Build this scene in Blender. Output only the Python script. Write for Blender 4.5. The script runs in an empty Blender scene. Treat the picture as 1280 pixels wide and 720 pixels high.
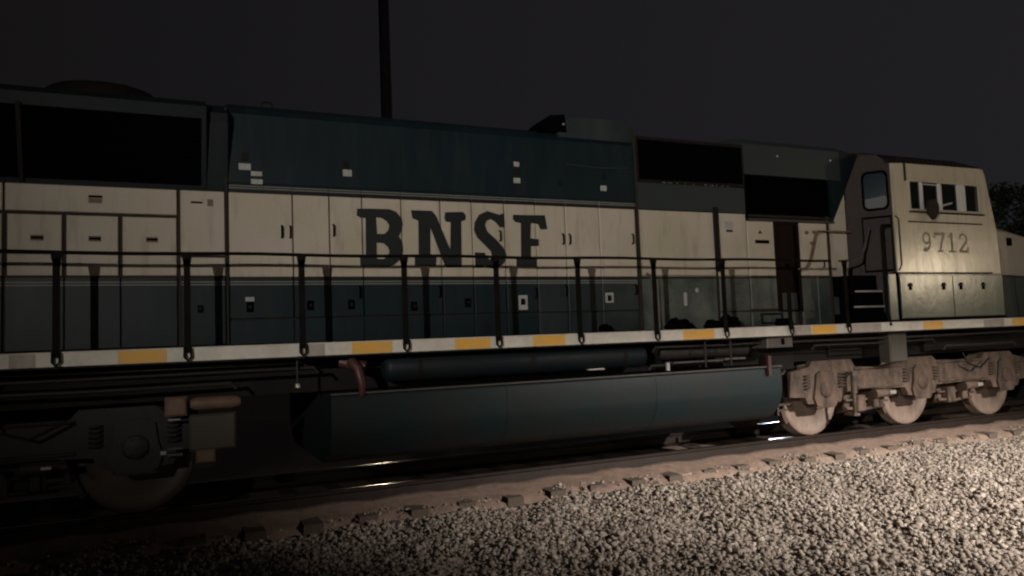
import bpy, math, random
import numpy as np
from mathutils import Vector, Matrix
from mathutils.geometry import tessellate_polygon
random.seed(7); rng = np.random.default_rng(7)
S = bpy.context.scene; COL = S.collection

# ------------------------------------------------------------ camera
cam = bpy.data.cameras.new('camera'); camo = bpy.data.objects.new('camera', cam); COL.objects.link(camo)
r = Vector((0.9108422, -0.4110454, -0.03752559)); u = Vector((0.00678223, -0.07599807, 0.9970849)); f = Vector((0.41269904, 0.90844151, 0.06643444))
M = Matrix((r, u, -f)).transposed().to_4x4(); M.translation = (-8.8175, -9.491, 1.6208)
camo.matrix_world = M
cam.sensor_width = 36; cam.lens = 947.5 * 36 / 1280
cam.clip_start = 0.05; cam.clip_end = 3000
S.camera = camo
# ------------------------------------------------------------ night sky
W = bpy.data.worlds.new('World'); S.world = W; W.use_nodes = True
wn, wl = W.node_tree.nodes, W.node_tree.links
bg = wn['Background']; tc = wn.new('ShaderNodeTexCoord'); sp = wn.new('ShaderNodeSeparateXYZ')
mr = wn.new('ShaderNodeMapRange'); mr.inputs[1].default_value = -0.6; mr.inputs[2].default_value = 1.0
cr = wn.new('ShaderNodeValToRGB'); cr.color_ramp.elements[0].color = (0.0045, 0.0039, 0.0038, 1); cr.color_ramp.elements[1].color = (0.0145, 0.0135, 0.0158, 1)
wl.new(tc.outputs['Generated'], sp.inputs[0]); wl.new(sp.outputs[0], mr.inputs[0]); wl.new(mr.outputs[0], cr.inputs[0]); wl.new(cr.outputs[0], bg.inputs[0])
bg.inputs[1].default_value = 1.0
S.view_settings.view_transform = 'Standard'; S.view_settings.look = 'None'; S.view_settings.exposure = 0; S.view_settings.gamma = 1
# lamp constants (the lamps themselves are built with their poles below)
FLOOD = dict(pos=(-14.5, -12.6, 4.0), aim=(14.2, -1.0, 4.0), watts=4900)
STREET = dict(pos=(3.0, -13.0, 5.5), aim=(.6, -4.5, -.5), watts=18500, col=(1, .91, .83))
FAR = dict(pos=(41.0, -31.0, 5.2), aim=(2.0, -1.5, 1.5), watts=3400, col=(1, .80, .55))
YARD = [dict(pos=(31.8, 34.2, 6.5), aim=(-.7, -.7, 0), watts=2200, col=(.78, .87, 1)), dict(pos=(2.2, 34.2, 6.5), aim=(-6.6, -.7, 0), watts=500, col=(1, .8, .55))]

# ------------------------------------------------------------ helpers
def tag(o, label=None, cat=None, kind=None, group=None):
    if label: o['label'] = label
    if cat: o['category'] = cat
    if kind: o['kind'] = kind
    if group: o['group'] = group
    return o
def empty(name, loc, label, cat, group=None):
    o = bpy.data.objects.new(name, None); COL.objects.link(o); o.location = loc
    return tag(o, label, cat, None, group)

class MB:
    def __init__(s): s.v = []; s.f = []; s.sm = []
    def add(s, vs, fs, smooth=False):
        n = len(s.v); s.v += [tuple(p) for p in vs]
        s.f += [tuple(i + n for i in q) for q in fs]; s.sm += [smooth] * len(fs); return s
    def box(s, x0, x1, y0, y1, z0, z1):
        v = [(x, y, z) for x in (x0, x1) for y in (y0, y1) for z in (z0, z1)]
        return s.add(v, [(0, 1, 3, 2), (4, 6, 7, 5), (0, 4, 5, 1), (2, 3, 7, 6), (0, 2, 6, 4), (1, 5, 7, 3)])
    def panel(s, x0, x1, z0, z1, yf, d=0.03, b=0.006):
        """plate facing -Y with bevelled front edges"""
        v = [(x0, yf + d, z0), (x1, yf + d, z0), (x1, yf + d, z1), (x0, yf + d, z1),
             (x0, yf + b, z0), (x1, yf + b, z0), (x1, yf + b, z1), (x0, yf + b, z1),
             (x0 + b, yf, z0 + b), (x1 - b, yf, z0 + b), (x1 - b, yf, z1 - b), (x0 + b, yf, z1 - b)]
        fs = [(3, 2, 1, 0), (8, 9, 10, 11)]
        for a in (0, 4):
            for i in range(4):
                j = (i + 1) % 4; fs.append((a + i, a + j, a + 4 + j, a + 4 + i))
        return s.add(v, fs)
    def tube(s, pts, rad, n=8, closed=True):
        pts = [Vector(p) for p in pts]; rs = rad if isinstance(rad, (list, tuple)) else [rad] * len(pts)
        rings = []; ref = None
        for i, p in enumerate(pts):
            d = (pts[min(i + 1, len(pts) - 1)] - pts[max(i - 1, 0)]).normalized()
            if ref is None: ref = Vector((0, 0, 1)) if abs(d.z) < .9 else Vector((1, 0, 0))
            a = d.cross(ref).normalized(); b = a.cross(d).normalized(); ref = b
            rings.append([p + (a * math.cos(t) + b * math.sin(t)) * rs[i] for t in [2 * math.pi * k / n for k in range(n)]])
        v = [q for R_ in rings for q in R_]; fs = []
        for i in range(len(pts) - 1):
            for k in range(n):
                k2 = (k + 1) % n; fs.append((i * n + k, i * n + k2, (i + 1) * n + k2, (i + 1) * n + k))
        s.add(v, fs, True)
        if closed:
            s.add(rings[0], [tuple(range(n))[::-1]]); s.add(rings[-1], [tuple(range(n))])
        return s
    def extrude_x(s, prof, x0, x1, caps=True, smooth=False):
        n = len(prof); v = [(x0, y, z) for y, z in prof] + [(x1, y, z) for y, z in prof]
        fs = [(i, (i + 1) % n, n + (i + 1) % n, n + i) for i in range(n)]
        s.add(v, fs, smooth)
        if caps: s.add([(x0, y, z) for y, z in prof], [tuple(range(n))[::-1]]); s.add([(x1, y, z) for y, z in prof], [tuple(range(n))])
        return s
    def prism(s, outer, holes, y0, y1):
        """polygon in XZ with holes, thick from y0 (front) to y1"""
        loops = [outer] + list(holes); flat = [p for L in loops for p in L]; N = len(flat)
        tris = tessellate_polygon([[Vector((a, b, 0)) for a, b in L] for L in loops])
        v = [(a, y0, b) for a, b in flat] + [(a, y1, b) for a, b in flat]
        fs = [tuple(t) for t in tris] + [tuple(i + N for i in t)[::-1] for t in tris]
        k = 0
        for L in loops:
            m = len(L)
            for i in range(m):
                j = (i + 1) % m; fs.append((k + i, k + j, N + k + j, N + k + i))
            k += m
        return s.add(v, fs)
    def lathe_y(s, prof, cx, cz, n=32, smooth=True):
        """prof = [(radius, y)] revolved round an axle along Y"""
        v = [(cx + r_ * math.cos(2 * math.pi * k / n), y, cz + r_ * math.sin(2 * math.pi * k / n)) for r_, y in prof for k in range(n)]
        fs = [(i * n + k, i * n + (k + 1) % n, (i + 1) * n + (k + 1) % n, (i + 1) * n + k) for i in range(len(prof) - 1) for k in range(n)]
        return s.add(v, fs, smooth)
    def lathe_z(s, prof, cx, cy, n=24, smooth=True):
        v = [(cx + r_ * math.cos(2 * math.pi * k / n), cy + r_ * math.sin(2 * math.pi * k / n), z) for r_, z in prof for k in range(n)]
        fs = [(i * n + k, i * n + (k + 1) % n, (i + 1) * n + (k + 1) % n, (i + 1) * n + k) for i in range(len(prof) - 1) for k in range(n)]
        return s.add(v, fs, smooth)
    def ob(s, name, mat, parent=None, label=None):
        me = bpy.data.meshes.new(name); me.from_pydata(s.v, [], s.f)
        import bmesh
        bm = bmesh.new(); bm.from_mesh(me); bmesh.ops.recalc_face_normals(bm, faces=bm.faces); bm.to_mesh(me); bm.free()
        if any(s.sm): me.polygons.foreach_set('use_smooth', s.sm)
        me.materials.append(mat); o = bpy.data.objects.new(name, me); COL.objects.link(o)
        if parent: o.parent = parent
        if label: o['label'] = label
        return o
def copy(o, parent, loc):
    c = o.copy(); COL.objects.link(c); c.parent = parent; c.location = loc; return c

# ------------------------------------------------------------ materials
class NT:
    def __init__(s, name):
        s.m = bpy.data.materials.new(name); s.m.use_nodes = True; s.n = s.m.node_tree.nodes; s.l = s.m.node_tree.links
        s.b = s.n['Principled BSDF']
        s.tc = s.n.new('ShaderNodeTexCoord').outputs['Object']
    def put(s, inp, val):
        if hasattr(val, 'is_output'): s.l.new(val, inp)
        elif isinstance(val, (tuple, list)) and len(val) == 3 and inp.type == 'RGBA': inp.default_value = (*val, 1)
        else: inp.default_value = val
    def math(s, op, a, b=0.0, clamp=False):
        n = s.n.new('ShaderNodeMath'); n.operation = op; n.use_clamp = clamp; s.put(n.inputs[0], a); s.put(n.inputs[1], b); return n.outputs[0]
    def mix(s, fac, a, b):
        n = s.n.new('ShaderNodeMix'); n.data_type = 'RGBA'; s.put(n.inputs['Factor'], fac)
        s.put(n.inputs[6], a); s.put(n.inputs[7], b); return n.outputs[2]
    def noise(s, scale, detail=4, stretch=(1, 1, 1), rough=.6, off=(0, 0, 0)):
        mp = s.n.new('ShaderNodeMapping'); mp.inputs['Scale'].default_value = stretch; mp.inputs['Location'].default_value = off
        s.l.new(s.tc, mp.inputs[0]); n = s.n.new('ShaderNodeTexNoise'); n.inputs['Scale'].default_value = scale
        n.inputs['Detail'].default_value = detail; n.inputs['Roughness'].default_value = rough
        s.l.new(mp.outputs[0], n.inputs['Vector']); return n.outputs['Fac']
    def ramp(s, v, lo, hi):
        n = s.n.new('ShaderNodeMapRange'); n.inputs[1].default_value = lo; n.inputs[2].default_value = hi; s.put(n.inputs[0], v); return n.outputs[0]
    def xyz(s):
        n = s.n.new('ShaderNodeSeparateXYZ'); s.l.new(s.tc, n.inputs[0]); return n.outputs
    def band(s, v, lo, hi): return s.math('MULTIPLY', s.math('GREATER_THAN', v, lo), s.math('LESS_THAN', v, hi))
    def bump(s, h, st=.3, dist=.01):
        n = s.n.new('ShaderNodeBump'); n.inputs['Strength'].default_value = st; n.inputs['Distance'].default_value = dist
        s.put(n.inputs['Height'], h); s.l.new(n.outputs[0], s.b.inputs['Normal'])
    def fin(s, col, rough=.5, metal=0.0, spec=.5):
        s.put(s.b.inputs['Base Color'], col); s.put(s.b.inputs['Roughness'], rough); s.b.inputs['Metallic'].default_value = metal
        s.b.inputs['Specular IOR Level'].default_value = spec; return s.m

def grubby(name, col, dirt=(.05, .035, .025), amt=.5, rough=.55, scale=3, bump=.15, metal=0., spec=.5, stretch=(1, 1, .5), lo=.5, hi=.95):
    t = NT(name); n = t.noise(scale, 6, stretch); n2 = t.noise(scale * 9, 4)
    m = t.math('MULTIPLY', t.ramp(t.math('ADD', n, t.math('MULTIPLY', n2, .35)), lo, hi), amt, True)
    t.bump(n2, bump, .01); return t.fin(t.mix(m, col, dirt), t.math('ADD', t.math('MULTIPLY', n2, .2), rough - .1), metal, spec)

GREEN = (.0045, .0125, .0170); CREAM = (.50, .448, .388)
def livery(name, top=3.285, green=GREEN, cream=CREAM, pin=True, diag=False, dust=0.0, rough=.42, bottom=2.385):
    t = NT(name); X, Y, Z = t.xyz()
    lim = top
    if diag: lim = t.math('ADD', top, t.math('MULTIPLY', t.math('MAXIMUM', t.math('SUBTRACT', X, .46), 0.), 1.75))
    cm = t.math('MULTIPLY', t.math('GREATER_THAN', Z, bottom), t.math('LESS_THAN', Z, lim))
    st = t.noise(2.2, 6, (3.2, 3.2, .55)); fine = t.noise(26, 5); blot = t.noise(1.1, 5, off=(3, 1, 5))
    # cream paint: yellowed blotches, brown run-down streaks
    cc = t.mix(t.ramp(blot, .35, .7), cream, (cream[0] * .86, cream[1] * .86, cream[2] * .76))
    cc = t.mix(t.math('MULTIPLY', t.ramp(st, .52, .78), .42), cc, (.13, .085, .055))
    cc = t.mix(t.math('MULTIPLY', t.ramp(fine, .62, .8), .35), cc, (.12, .09, .07))
    gc = t.mix(t.ramp(blot, .35, .7), green, tuple(c * 1.35 for c in green))
    gc = t.mix(t.math('MULTIPLY', t.ramp(st, .5, .8), .3), gc, (.03, .028, .025))
    if dust:
        d = t.math('MULTIPLY', t.ramp(t.math('ADD', t.noise(1.6, 6, (1, 1, .7), off=(9, 0, 0)), t.math('MULTIPLY', fine, .3)), .38, .85), dust)
        gc = t.mix(d, gc, (.135, .15, .135))
    col = t.mix(cm, gc, cc)
    lines = t.band(Z, bottom - .035, bottom)
    if not diag: lines = t.math('MAXIMUM', lines, t.band(Z, top, top + .035))
    col = t.mix(lines, col, (.012, .010, .009))
    if pin:
        p = t.math('ADD', t.band(Z, bottom - .062, bottom - .050), t.band(Z, bottom - .090, bottom - .078))
        if not diag: p = t.math('ADD', p, t.math('ADD', t.band(Z, top + .047, top + .058), t.band(Z, top + .072, top + .083)))
        col = t.mix(t.math('MULTIPLY', p, .75), col, (.26, .25, .23))
    t.bump(t.math('ADD', t.math('MULTIPLY', blot, 1.5), t.math('MULTIPLY', fine, .12)), .12, .02)
    return t.fin(col, t.math('ADD', t.math('MULTIPLY', st, .15), rough - .04), 0, .4)

M_hood = livery('hood_paint'); M_rad = livery('radiator_body_paint', pin=True)
M_front = livery('front_hood_paint', pin=False, diag=True, dust=.75)
M_mid = livery('mid_hood_paint', pin=True, dust=.22)
M_inv = livery('inverter_cabinet_paint', pin=False, dust=1.0)
M_cab = livery('cab_paint', top=9, green=(.036, .066, .046), cream=(.50, .445, .355), pin=False, diag=True, dust=.6, rough=.16)
M_blue = grubby('dark_green_paint', (.006, .013, .017), (.014, .013, .012), .6, .5, 2, spec=.25)
M_greyblue = grubby('faded_blue_grey_paint', (.024, .036, .040), (.03, .03, .03), .6, .5, 4)
M_tank = grubby('fuel_tank_paint', (.008, .019, .022), (.020, .018, .016), .8, .5, 1.6, spec=.25, stretch=(1, 1, .35))
M_black = grubby('black_grimy_steel', (.006, .0055, .0055), (.016, .012, .010), .7, .7, 4, spec=.25)
M_void = grubby('grille_black', (.0012, .0012, .0015), (.002, .0018, .0018), .5, .95, 4, spec=.04)
M_gap = grubby('rusty_seam', (.028, .017, .012), (.012, .008, .007), .7, .8, 6)
M_rail = grubby('handrail_dark_paint', (.0035, .003, .003), (.016, .011, .008), .5, .7, 8, spec=.1)
M_grab = grubby('worn_grab_rail', (.09, .08, .07), (.04, .03, .025), .7, .45, 9)
M_sill = grubby('dirty_white_sill_paint', (.68, .65, .59), (.26, .21, .16), .5, .5, 2.5, stretch=(1, 1, 1))
M_yellow = grubby('yellow_reflective_tape', (.80, .40, .04), (.5, .38, .2), .7, .45, 7)
M_label = grubby('white_label', (.40, .40, .39), (.2, .19, .17), .5, .5, 20)
M_mull = grubby('pale_window_frame', (.60, .60, .58), (.3, .29, .27), .5, .4, 14)  # white frames, made paler to stand in for reflections at the panes
M_cream = grubby('cream_paint', (.5, .45, .35), (.2, .14, .1), .5, .45, 4)
M_brownwall = grubby('maroon_brown_paint', (.030, .021, .019), (.013, .010, .009), .7, .6, 3, spec=.2)
M_brown = grubby('dark_brown_opening', (.012, .007, .006), (.007, .004, .004), .6, .8, 3, spec=.1)
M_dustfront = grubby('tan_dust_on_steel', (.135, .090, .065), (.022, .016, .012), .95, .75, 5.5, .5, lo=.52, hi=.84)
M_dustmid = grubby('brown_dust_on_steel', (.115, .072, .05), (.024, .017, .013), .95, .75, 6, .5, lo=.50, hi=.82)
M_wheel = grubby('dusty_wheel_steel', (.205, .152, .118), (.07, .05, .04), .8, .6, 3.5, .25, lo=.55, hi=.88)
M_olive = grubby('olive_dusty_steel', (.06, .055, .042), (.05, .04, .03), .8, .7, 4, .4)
M_darktruck = grubby('dark_truck_steel', (.013, .012, .011), (.026, .020, .017), .8, .65, 4, .4)  # darker than the front truck's steel; pipes use it too
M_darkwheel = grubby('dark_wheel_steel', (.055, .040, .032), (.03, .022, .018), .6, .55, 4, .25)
M_red = grubby('worn_red_paint', (.07, .022, .022), (.03, .02, .018), .6, .5, 6)
M_rust = grubby('rusty_tan_steel', (.19, .12, .085), (.06, .035, .025), .7, .6, 6)
M_letter = grubby('dark_letter_paint', (.008, .012, .013), (.022, .020, .018), .5, .5, 6)
M_faded = grubby('faded_number_paint', (.24, .215, .17), (.36, .32, .25), .9, .6, 16)
M_steelrail = grubby('rail_steel', (.035, .026, .022), (.018, .013, .011), .7, .38, 5, .2, metal=.5)
M_railtop = grubby('polished_rail_head', (.35, .33, .31), (.2, .18, .17), .5, .20, 12, .05, metal=1.)
M_tie = grubby('weathered_tie_wood', (.07, .052, .040), (.13, .10, .075), .7, .85, 6, .7, stretch=(4, .6, 4))
M_bright = grubby('bare_bright_metal', (.6, .58, .55), (.3, .28, .25), .5, .3, 10, metal=.6)
M_pole = grubby('dark_wood_pole', (.020, .017, .015), (.03, .026, .022), .6, .8, 5, .3, stretch=(3, 3, .3))
M_glass = NT('cab_glass').fin((.006, .007, .007), .08, 0, .5)
M_blueglass = NT('door_window_glass'); M_blueglass = M_blueglass.fin((.007, .017, .026), .10, 0, .6)
t = NT('pane_panel_grey'); M_grey = t.fin((.07, .08, .085), .6)

# ------------------------------------------------------------ locomotive
L = empty('locomotive', (0, 0, 0), 'long dark green and cream freight locomotive lettered BNSF and numbered 9712, standing on the track', 'locomotive')
P = lambda mb, name, mat, label=None: mb.ob(name, mat, L, label)
# main frame and deck
P(MB().box(-15.4, 5.75, -.95, .95, 1.12, 1.50), 'underframe', M_black)
P(MB().box(-15.45, 5.8, -1.55, 1.55, 1.50, 1.655), 'walkway_deck', M_black)
sill = MB(); sill.box(-15.45, 5.8, -1.575, -1.552, 1.520, 1.652); sill.box(-15.45, 5.8, -1.583, -1.576, 1.642, 1.650)
P(sill, 'side_sill', M_sill, 'dirty white stripe along the walkway edge')
P(MB().box(-15.45, 5.8, 1.552, 1.575, 1.520, 1.652), 'side_sill', M_sill)
for a, b in [(-14.9, -14.5), (-13.0, -12.6), (-11.1, -10.7), (-9.25, -8.84), (-7.08, -6.65), (-5.94, -5.52), (-4.98, -4.56), (-2.85, -2.36), (-.66, -.21), (1.60, 2.03), (3.70, 4.12)]:
    P(MB().panel(a, b, 1.524, 1.640, -1.579, .003, .001), 'reflector_tape', M_yellow)
for a, b in [(-7.60, -7.36), (-1.06, -.68), (.08, .70), (-10.1, -9.9), (3.0, 3.5)]:
    P(MB().panel(a, b, 1.522, 1.640, -1.579, .003, .001), 'sill_patch', grubby('grey_patch', (.42, .38, .34), (.22, .17, .14), .7, .6, 8))

# hood core (dark steel behind the doors; shows in the joints)
core = MB(); core.box(-15.0, .78, -.972, .972, 1.66, 3.30); P(core, 'hood_core', M_gap)
# rear radiator cabinet, roof wings and fans
def roof_profile(h=0, w=.99, z0=3.29, base=4.15):
    half = [(-w, z0), (-w, base), (-w + .04, base + .07 + h), (-w + .13, base + .135 + h), (-w + .35, base + .175 + h), (0, base + .21 + h)]
    return half + [(-y, z) for y, z in half[-2::-1]]
P(MB().extrude_x(roof_profile(0, .99), -8.235, -3.06), 'engine_hood_roof', M_hood)
rad = [(-.995, 3.29), (-1.22, 4.02), (-1.22, 4.13), (-1.05, 4.23), (-.7, 4.34), (0, 4.38), (.7, 4.34), (1.05, 4.23), (1.22, 4.13), (1.22, 4.02), (.995, 3.29)]
P(MB().extrude_x(rad, -15.0, -8.45), 'radiator_housing', M_blue)
P(MB().extrude_x([(y * .93 if abs(y) > 1.0 else y * .99, z - .03 if z > 3.3 else z) for y, z in rad], -8.45, -8.237), 'radiator_end_frame', M_blue)
def on_rad(z): return -.995 - (z - 3.29) * (.225 / .73)
for k in range(4):
    x1 = -8.50 - k * 1.62; x0 = x1 - 1.58
    g = MB(); za, zb = 3.34, 4.0
    g.add([(x0, on_rad(za) - .004, za), (x1, on_rad(za) - .004, za), (x1, on_rad(zb) - .004, zb), (x0, on_rad(zb) - .004, zb)], [(0, 1, 2, 3)])
    go = P(g, 'radiator_grille', M_void)
    s_ = MB()
    for i in range(16):
        z = za + .02 + i * .0415; y = on_rad(z) - .006
        s_.add([(x0, y, z), (x1, y, z), (x1, y - .018, z + .012), (x0, y - .018, z + .012), (x0, y, z + .016), (x1, y, z + .016)], [(0, 1, 2, 3), (3, 2, 5, 4)])
    b_ = s_.ob('louvre_bars', M_void, go); b_['kind'] = 'stuff'
    P(MB().add([(x0 - .04, on_rad(3.30) - .03, 3.30), (x0, on_rad(3.30) - .03, 3.30), (x0, on_rad(4.02) - .03, 4.02), (x0 - .04, on_rad(4.02) - .03, 4.02),
                (x0 - .04, on_rad(3.30), 3.30), (x0, on_rad(3.30), 3.30), (x0, on_rad(4.02), 4.02), (x0 - .04, on_rad(4.02), 4.02)],
               [(0, 1, 2, 3), (0, 4, 5, 1), (1, 5, 6, 2), (2, 6, 7, 3), (3, 7, 4, 0), (7, 6, 5, 4)]), 'grille_post', M_black)
for x in (-8.41, -8.36, -8.30): P(MB().box(x, x + .012, -.985, -.965 , 3.32, 3.33), 'rib', M_black) if False else None
for x in (-9.48, -11.2, -12.9):
    fn = MB().lathe_z([(.60, 4.25), (.60, 4.46), (.55, 4.51), (.45, 4.53), (.1, 4.54), (0.001, 4.54)], x, 0, 28); fo = P(fn, 'roof_fan', M_black)
    bl = MB()
    for k in range(6):
        a = k * math.pi / 3; bl.box(x - .03, x + .03, -.03, .03, 4.54, 4.55)
        bl.add([(x, 0, 4.555), (x + .5 * math.cos(a - .1), .5 * math.sin(a - .1), 4.53), (x + .5 * math.cos(a + .1), .5 * math.sin(a + .1), 4.53)], [(0, 1, 2)])
    bl.ob('fan_guard', M_black, fo)
for x in (-7.80,):
    lug = MB(); lug.tube([(x - .06, -.80, 4.29), (x - .05, -.80, 4.36), (x + .05, -.80, 4.36), (x + .06, -.80, 4.29)], .011, 6)
    P(lug, 'lifting_eye', M_black)
# raised exhaust housing
ex = MB(); prof = [(-4.20, 4.20), (-4.22, 4.44), (-4.12, 4.475), (-3.26, 4.49), (-3.12, 4.47), (-3.05, 4.41), (-3.035, 4.20)]
ex.prism(prof, [], -.985, .985); P(ex, 'exhaust_housing', M_mid)
P(MB().prism([(-4.48, 4.27), (-4.42, 4.38), (-4.33, 4.47), (-4.12, 4.495), (-4.10, 4.26)], [], -1.0, -.45), 'intake_hood', M_void)
P(MB().tube([(-4.16, -1.01, 4.36), (-4.14, -1.03, 4.36)], .012, 8), 'roof_bolt', M_bright)
# hood doors: continuous tall doors, cream above and green below
dx = [-8.235, -7.57, -7.17, -6.80, -6.34, -5.86, -5.46, -5.03, -4.60, -4.175, -3.67, -3.105]
for i in range(len(dx) - 1):
    a, b = dx[i] + .007, dx[i + 1] - .007
    m = M_mid if dx[i] > -4.7 else M_hood
    P(MB().panel(a, b, 1.935, 3.382, -1.0 - (.003 if i % 2 else 0), .034, .007), 'engine_door', m)
    P(MB().panel(a, b, 1.665, 1.922, -.992, .03, .004), 'lower_panel', m)
P(MB().panel(-8.235, -3.06, 3.395, 4.15, -1.004, .008, .003), 'upper_side_panel', M_hood)
for x in (-6.36, -4.72): P(MB().box(x, x + .03, -1.011, -1.0045, 3.40, 4.14), 'panel_joint_strip', M_hood)
P(MB().box(-8.260, -8.242, -1.02, -.97, 1.66, 4.2), 'hood_joint', M_gap)
P(MB().box(-3.088, -3.062, -1.02, -.96, 1.66, 4.36), 'hood_joint', M_gap)
def handle(x, z, h=.13, m=M_void, w=.022):
    hb = MB(); hb.tube([(x, -1.0, z), (x, -1.03, z + .01), (x, -1.03, z + h - .01), (x, -1.0, z + h)], w / 2, 6); P(hb, 'door_handle', m)
for x, z in [(-7.69, 2.81), (-7.60, 2.81), (-7.13, 2.84), (-4.225, 2.80), (-4.13, 2.80), (-3.17, 2.82), (-4.64, 2.11), (-4.21, 2.14), (-3.16, 2.14), (-5.90, 2.14), (-6.85, 2.14), (-5.1, 2.82)]: handle(x, z)
def latch(x, z, label=False, s=1.):
    o = P(MB().panel(x - .035 * s, x + .035 * s, z - .055 * s, z + .05 * s, -1.017, .014, .004), 'latch', M_void)
    MB().tube([(x, -1.018, z), (x, -1.04, z)], .018, 8).ob('latch_knob', M_black, o)
    if label: P(MB().panel(x - .045, x + .045, z + .06, z + .105, -1.012, .004, .001), 'data_label', M_label)
latch(-8.03, 2.06, True)
for x, z in [(-6.95, 2.07), (-6.22, 2.04), (-5.55, 2.07), (-7.4, 2.07)]: latch(x, z)
P(MB().prism([(-4.88, 1.97), (-4.76, 1.97), (-4.76, 2.15), (-4.88, 2.15)], [[(-4.85, 2.03), (-4.79, 2.03), (-4.79, 2.11), (-4.85, 2.11)]], -1.012, -1.004), 'data_label', M_label); latch(-4.82, 2.07, s=.7)
P(MB().prism([(-3.63, 2.04), (-3.51, 2.04), (-3.51, 2.17), (-3.63, 2.17)], [[(-3.60, 2.06), (-3.54, 2.06), (-3.54, 2.14), (-3.60, 2.14)]], -1.012, -1.004), 'data_label', M_label); latch(-3.57, 2.10, s=.7)
for x0, x1, z0, z1 in [(-8.125, -8.0, 3.535, 3.605), (-8.00, -7.885, 3.475, 3.525), (-8.00, -7.880, 3.385, 3.440), (-7.01, -6.91, 3.525, 3.60), (-4.875, -4.80, 3.765, 3.825), (-4.885, -4.795, 3.555, 3.62), (-3.63, -3.54, 3.515, 3.585)]:
    P(MB().panel(x0, x1, z0, z1, -1.012, .0075, .001), 'data_label', M_label)
for x, z in [(-8.06, 3.68), (-6.98, 3.66), (-4.84, 3.70), (-3.58, 3.71), (-4.23, 3.60)]:
    P(MB().panel(x - .032, x + .032, z - .04, z + .04, -1.014, .009, .003), 'upper_latch', M_black)
P(MB().tube([(-4.12, -1.01, 3.845), (-3.9, -1.02, 3.825), (-3.6, -1.022, 3.815), (-3.2, -1.01, 3.84)], .010, 6), 'drip_rail', M_greyblue)
# lettering traced in hood coordinates (metres)
LET = {
 'B': ([(-6.858, 3.16), (-6.659, 3.166), (-6.481, 3.166), (-6.401, 3.138), (-6.343, 3.066), (-6.329, 2.997), (-6.343, 2.928), (-6.379, 2.854), (-6.341, 2.779), (-6.333, 2.691), (-6.367, 2.582), (-6.439, 2.523), (-6.499, 2.497), (-6.835, 2.501), (-6.839, 2.607), (-6.771, 2.621), (-6.764, 3.053), (-6.822, 3.057), (-6.864, 3.079)], [[(-6.642, 3.067), (-6.573, 3.059), (-6.515, 3.022), (-6.49, 2.973), (-6.504, 2.918), (-6.548, 2.877), (-6.637, 2.875)], [(-6.644, 2.774), (-6.561, 2.766), (-6.513, 2.727), (-6.494, 2.675), (-6.52, 2.62), (-6.566, 2.584), (-6.645, 2.589)]]),
 'N': ([(-6.224, 3.164), (-5.969, 3.165), (-5.919, 3.11), (-5.752, 2.709), (-5.736, 3.034), (-5.8, 3.043), (-5.813, 3.093), (-5.801, 3.155), (-5.574, 3.167), (-5.539, 3.123), (-5.545, 3.071), (-5.6, 3.049), (-5.615, 2.497), (-5.797, 2.49), (-5.832, 2.526), (-5.992, 2.967), (-6.003, 2.635), (-5.928, 2.63), (-5.938, 2.506), (-6.196, 2.514), (-6.197, 2.633), (-6.145, 2.644), (-6.139, 3.043), (-6.21, 3.07)], []),
 'S': ([(-5.254, 3.19), (-5.165, 3.166), (-5.098, 3.148), (-5.034, 3.171), (-5.031, 2.996), (-5.093, 2.99), (-5.147, 3.052), (-5.213, 3.091), (-5.27, 3.069), (-5.294, 3.016), (-5.264, 2.934), (-5.155, 2.843), (-5.058, 2.74), (-5.02, 2.657), (-5.042, 2.573), (-5.113, 2.5), (-5.192, 2.478), (-5.281, 2.493), (-5.313, 2.53), (-5.347, 2.492), (-5.439, 2.498), (-5.439, 2.677), (-5.307, 2.674), (-5.298, 2.623), (-5.244, 2.592), (-5.209, 2.623), (-5.228, 2.696), (-5.314, 2.777), (-5.4, 2.858), (-5.44, 2.95), (-5.426, 3.044), (-5.367, 3.139)], []),
 'F': ([(-4.91, 3.154), (-4.469, 3.162), (-4.441, 2.986), (-4.536, 2.979), (-4.569, 3.047), (-4.668, 3.055), (-4.683, 2.863), (-4.566, 2.854), (-4.57, 2.769), (-4.681, 2.763), (-4.687, 2.618), (-4.607, 2.615), (-4.617, 2.502), (-4.891, 2.505), (-4.887, 2.612), (-4.822, 2.621), (-4.808, 3.051), (-4.884, 3.064), (-4.917, 3.101)], []),
}
word = empty('lettering', (0, 0, 0), 'dark BNSF lettering', None); word.parent = L; del word['label']
for ch, (o_, h_) in LET.items():
    MB().prism(o_, h_, -1.0075, -1.0015).ob('letter', M_letter, word)

# ---- radiator cabinet side: cream access panels above, green below
def rp(x0, x1, z0, z1, name='access_panel', y=-1.0): return P(MB().panel(x0, x1, z0, z1, y, .03, .007), name, M_rad)
for k in range(4):
    X0 = -10.235 - k * 1.52
    rp(X0, X0 + 1.50, 3.025, 3.30)
    for q_, (a, b) in enumerate(((.02, .47), (.51, .96), (1.00, 1.495))):
        rp(X0 + a, X0 + b, 2.635, 2.992)
        rp(X0 + a, X0 + b, 2.395, 2.605); rp(X0 + (0, .494, .984)[q_], X0 + (.488, .978, 1.50)[q_], 1.67, 2.385)
        c = X0 + (a + b) / 2 + .02; P(MB().box(c - .05, c + .05, -1.012, -1.0, 2.752, 2.775), 'panel_handle', M_void)
        P(MB().panel(c - .055, c + .055, 2.735, 2.79, -1.004, .004, .001), 'handle_plate', M_rust)
    P(MB().box(X0 + .70, X0 + .82, -1.014, -1.0, 3.175, 3.195), 'panel_handle', M_void); P(MB().panel(X0 + .70, X0 + .82, 3.12, 3.17, -1.003, .003, .001), 'handle_plate', M_rust)
rp(-8.70, -8.27, 2.61, 3.30); rp(-8.70, -8.27, 2.395, 2.585); rp(-8.70, -8.27, 1.67, 2.385)
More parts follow.
